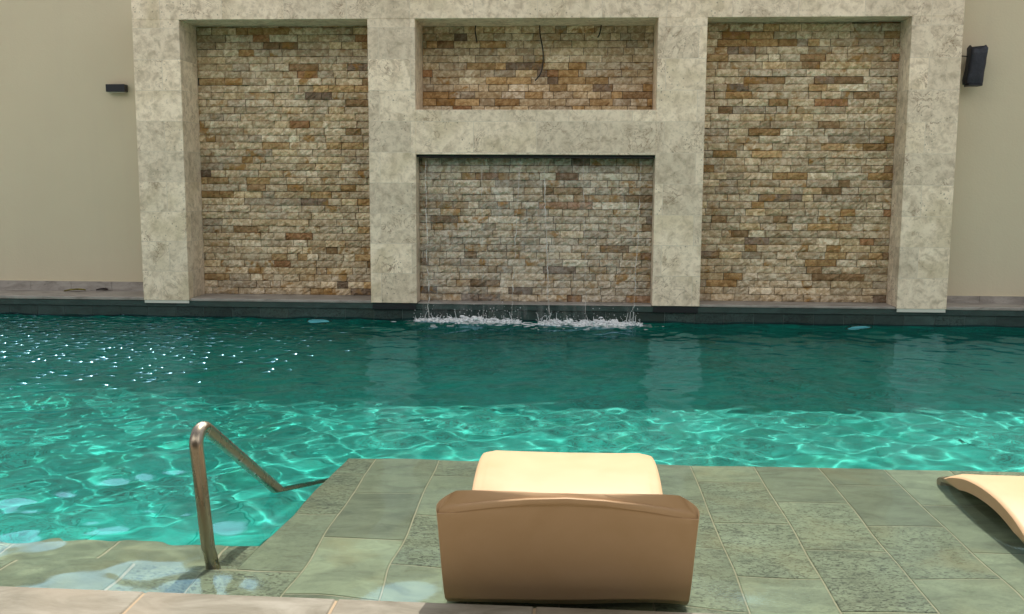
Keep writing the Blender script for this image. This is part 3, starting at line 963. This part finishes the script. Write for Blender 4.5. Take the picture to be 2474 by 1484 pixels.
# ------------------------------------------------------------------ handrail
HR = empty('handrail', (-1.205, 3.26, -0.215))
tag(HR, 'bent stainless steel handrail beside the pool steps', 'handrail')
P0, P1 = Vector((-1.228, 3.268, -0.215)), Vector((-1.270, 3.235, 0.470))
Q1 = Vector((-1.184, 3.905, 0.0))
d2 = (Q1 - P1).normalized()
P2 = P1 + d2 * ((P1.z + 0.60) / -d2.z)
d1 = (P1 - P0).normalized()
def fillet(p, a, b, r, n=12):
    ang = math.acos(max(-1, min(1, (-a).dot(b))))
    tl = r / math.tan(ang / 2)
    s, e2 = p - a * tl, p + b * tl
    bis = ((-a) + b).normalized()
    c = p + bis * (r / math.sin(ang / 2))
    out = []
    v0, v1 = s - c, e2 - c
    tot = v0.angle(v1)
    ax = v0.cross(v1).normalized()
    for i in range(n + 1):
        out.append(c + Matrix.Rotation(tot * i / n, 3, ax) @ v0)
    return out
arc = fillet(P1, d1, d2, 0.055)
pts = [P0 + (arc[0] - P0) * (i / 6) for i in range(6)] + arc + [arc[-1] + (P2 - arc[-1]) * (i / 8) for i in range(1, 9)]
d3 = Vector((1, 0.05, 0)).normalized()
end = fillet(P2, d2, d3, 0.05, 8)
pts = pts[:-1] + end + [Vector((-1.03, end[-1].y + .005, end[-1].z))]
mb = MB(); mb.tube(pts, 0.0235, 20)
rail = mb.build('rail_tube', M['stainless'], HR, smooth=True, angle=60)
mb = MB(); mb.tube([(-1.05, pts[-1].y, pts[-1].z), (-1.07, pts[-1].y, pts[-1].z)], 0.045, 24)
mb.build('flange', M['stainless'], HR, smooth=True, angle=40)

# ------------------------------------------------------------------ loungers
TOP = [(4.615, -0.180), (4.612, -0.115), (4.585, -0.048), (4.52, 0.004), (4.455, 0.034), (4.39, 0.054), (4.28, 0.080), (4.14, 0.095), (4.00, 0.096), (3.88, 0.082), (3.78, 0.058),
       (3.68, 0.018), (3.58, -0.032), (3.48, -0.075), (3.37, -0.104), (3.24, -0.117), (3.11, -0.104), (3.03, -0.060), (2.98, 0.010), (2.943, 0.095), (2.907, 0.185), (2.872, 0.275), (2.838, 0.363)]
def catmull(P, k):
    out = []
    P = [Vector(p) for p in P]
    for i in range(len(P) - 1):
        p0, p1, p2, p3 = P[max(i - 1, 0)], P[i], P[i + 1], P[min(i + 2, len(P) - 1)]
        for j in range(k):
            s = j / k
            out.append(0.5 * ((2 * p1) + (p2 - p0) * s + (2 * p0 - 5 * p1 + 4 * p2 - p3) * s * s + (3 * p1 - p0 - 3 * p2 + p3) * s ** 3))
    out.append(P[-1])
    return out
def lounger(cx, dy, label):
    e = empty('pool_lounger', (cx, 3.36 + dy, SHELF_Z))
    tag(e, label, 'lounger', 'tan loungers on the sun shelf')
    raw = catmull(TOP, 12)
    acc = [0.0]
    for a, b in zip(raw, raw[1:]): acc.append(acc[-1] + (b - a).length)
    L = acc[-1]
    want = [i * 0.03 for i in range(int((L - 0.12) / 0.03))] + [L - 0.105, L - 0.085, L - 0.065, L - 0.05, L - 0.038, L - 0.028, L - 0.019, L - 0.011, L - 0.005, L]
    prof = []
    for w in want:
        j = max(k for k in range(len(acc)) if acc[k] <= w + 1e-9)
        j = min(j, len(raw) - 2)
        f = (w - acc[j]) / max(1e-9, acc[j + 1] - acc[j])
        prof.append(raw[j].lerp(raw[j + 1], f))
    n = len(prof)
    HW = 0.377
    us = [-1, -0.99, -0.96, -0.92, -0.885, -0.86, -0.6, -0.3, 0, 0.3, 0.6, 0.86, 0.885, 0.92, 0.96, 0.99, 1]
    dr = [0.018, 0.013, 0.009, 0.006, 0.004, 0.001, 0.003, 0.004, 0.005, 0.004, 0.003, 0.001, 0.004, 0.006, 0.009, 0.013, 0.018]
    K = len(us)
    rows = []
    for i, p in enumerate(prof):
        a, b = prof[max(i - 1, 0)], prof[min(i + 1, n - 1)]
        t = (b - a).normalized()
        nrm = Vector((t.y, -t.x))
        w = want[i]
        th = 0.063 + 0.006 * math.sin(math.pi * w / L) - 0.040 * max(0.0, 1 - (L - w) / 0.30) + (0.005 if L - w < 0.012 else 0.0)
        if w < 0.15: th = 0.042 + 0.014 * w / .15
        ed = L - w
        k = max(0.0, 1 - ed / 0.062)
        hw = HW - 0.064 * k ** 1.75 - 0.010 * max(0, 1 - w / 0.2)
        flat = max(0.0, 1 - ed / 0.25)
        flare = 0.016 * max(0.0, 1 - ed / 0.40) ** 0.8
        hw += flare
        up, dn = [], []
        for u, d in zip(us, dr):
            q = p - nrm * (d * (1 - .7 * flat))
            up.append((cx + u * hw, q.x + dy, q.y))
        hwd = HW + flare - 0.006 - 0.010 * max(0, 1 - w / 0.2)
        for u in us:
            q = p - nrm * (th + 0.006 * flat * (1 - u * u))
            # rear rim: arched, lower towards both sides
            q = q - t * (k * 0.070 * abs(u) ** 1.8 + 0.006 * k)
            dn.append((cx + u * hwd, q.x + dy, max(q.y, SHELF_Z + 0.001)))
        rows.append((up, dn))
    vs, fs = [], []
    for up, dn in rows: vs += up + dn[::-1]
    R = 2 * K
    for i in range(n - 1):
        for k in range(R):
            fs.append((i * R + k, i * R + (k + 1) % R, (i + 1) * R + (k + 1) % R, (i + 1) * R + k))
    for k in range(K - 1):                                   # end caps as strips
        fs.append((R - 1 - k, R - 2 - k, k + 1, k))
    # top rim: three rolled rows between the front face and the arched rear edge
    up, dn = rows[-1]
    tl = (prof[-1] - prof[-2]).normalized()
    prev = [(n - 1) * R + k for k in range(K)]
    dnr = [(n - 1) * R + (R - 1 - k) for k in range(K)]
    for f, bulge in ((0.22, 0.004), (0.5, 0.001), (0.62, 0.000), (0.74, 0.005), (0.90, 0.006)):
        b0 = len(vs)
        for k in range(K):
            q = Vector(up[k]).lerp(Vector(dn[k]), f)
            q = q + Vector((0, tl.x, tl.y)) * bulge
            vs.append(tuple(q))
        cur = [b0 + k for k in range(K)]
        for k in range(K - 1): fs.append((prev[k], prev[k + 1], cur[k + 1], cur[k]))
        if f == 0.22: side0 = [prev[0]]; side1 = [prev[-1]]
        side0.append(cur[0]); side1.append(cur[-1])
        prev = cur
    for k in range(K - 1): fs.append((prev[k], prev[k + 1], dnr[k + 1], dnr[k]))
    fs.append(tuple(side0 + [dnr[0]])); fs.append(tuple(reversed(side1 + [dnr[-1]])))
    o = mesh_obj('seat_shell', vs, fs, M['tan_resin'], e, smooth=True, angle=30)
    bm = bmesh.new(); bm.from_mesh(o.data); bmesh.ops.remove_doubles(bm, verts=bm.verts, dist=1e-5); bmesh.ops.recalc_face_normals(bm, faces=bm.faces); bm.to_mesh(o.data); bm.free()
    o.data.set_sharp_from_angle(angle=math.radians(40))
    return e
lounger(0.003, 0.0, 'tan moulded lounger in the centre seen from behind its tall backrest')
lounger(1.632 + 0.377, -0.225, 'tan moulded lounger cut by the right frame edge, its arched foot end showing')
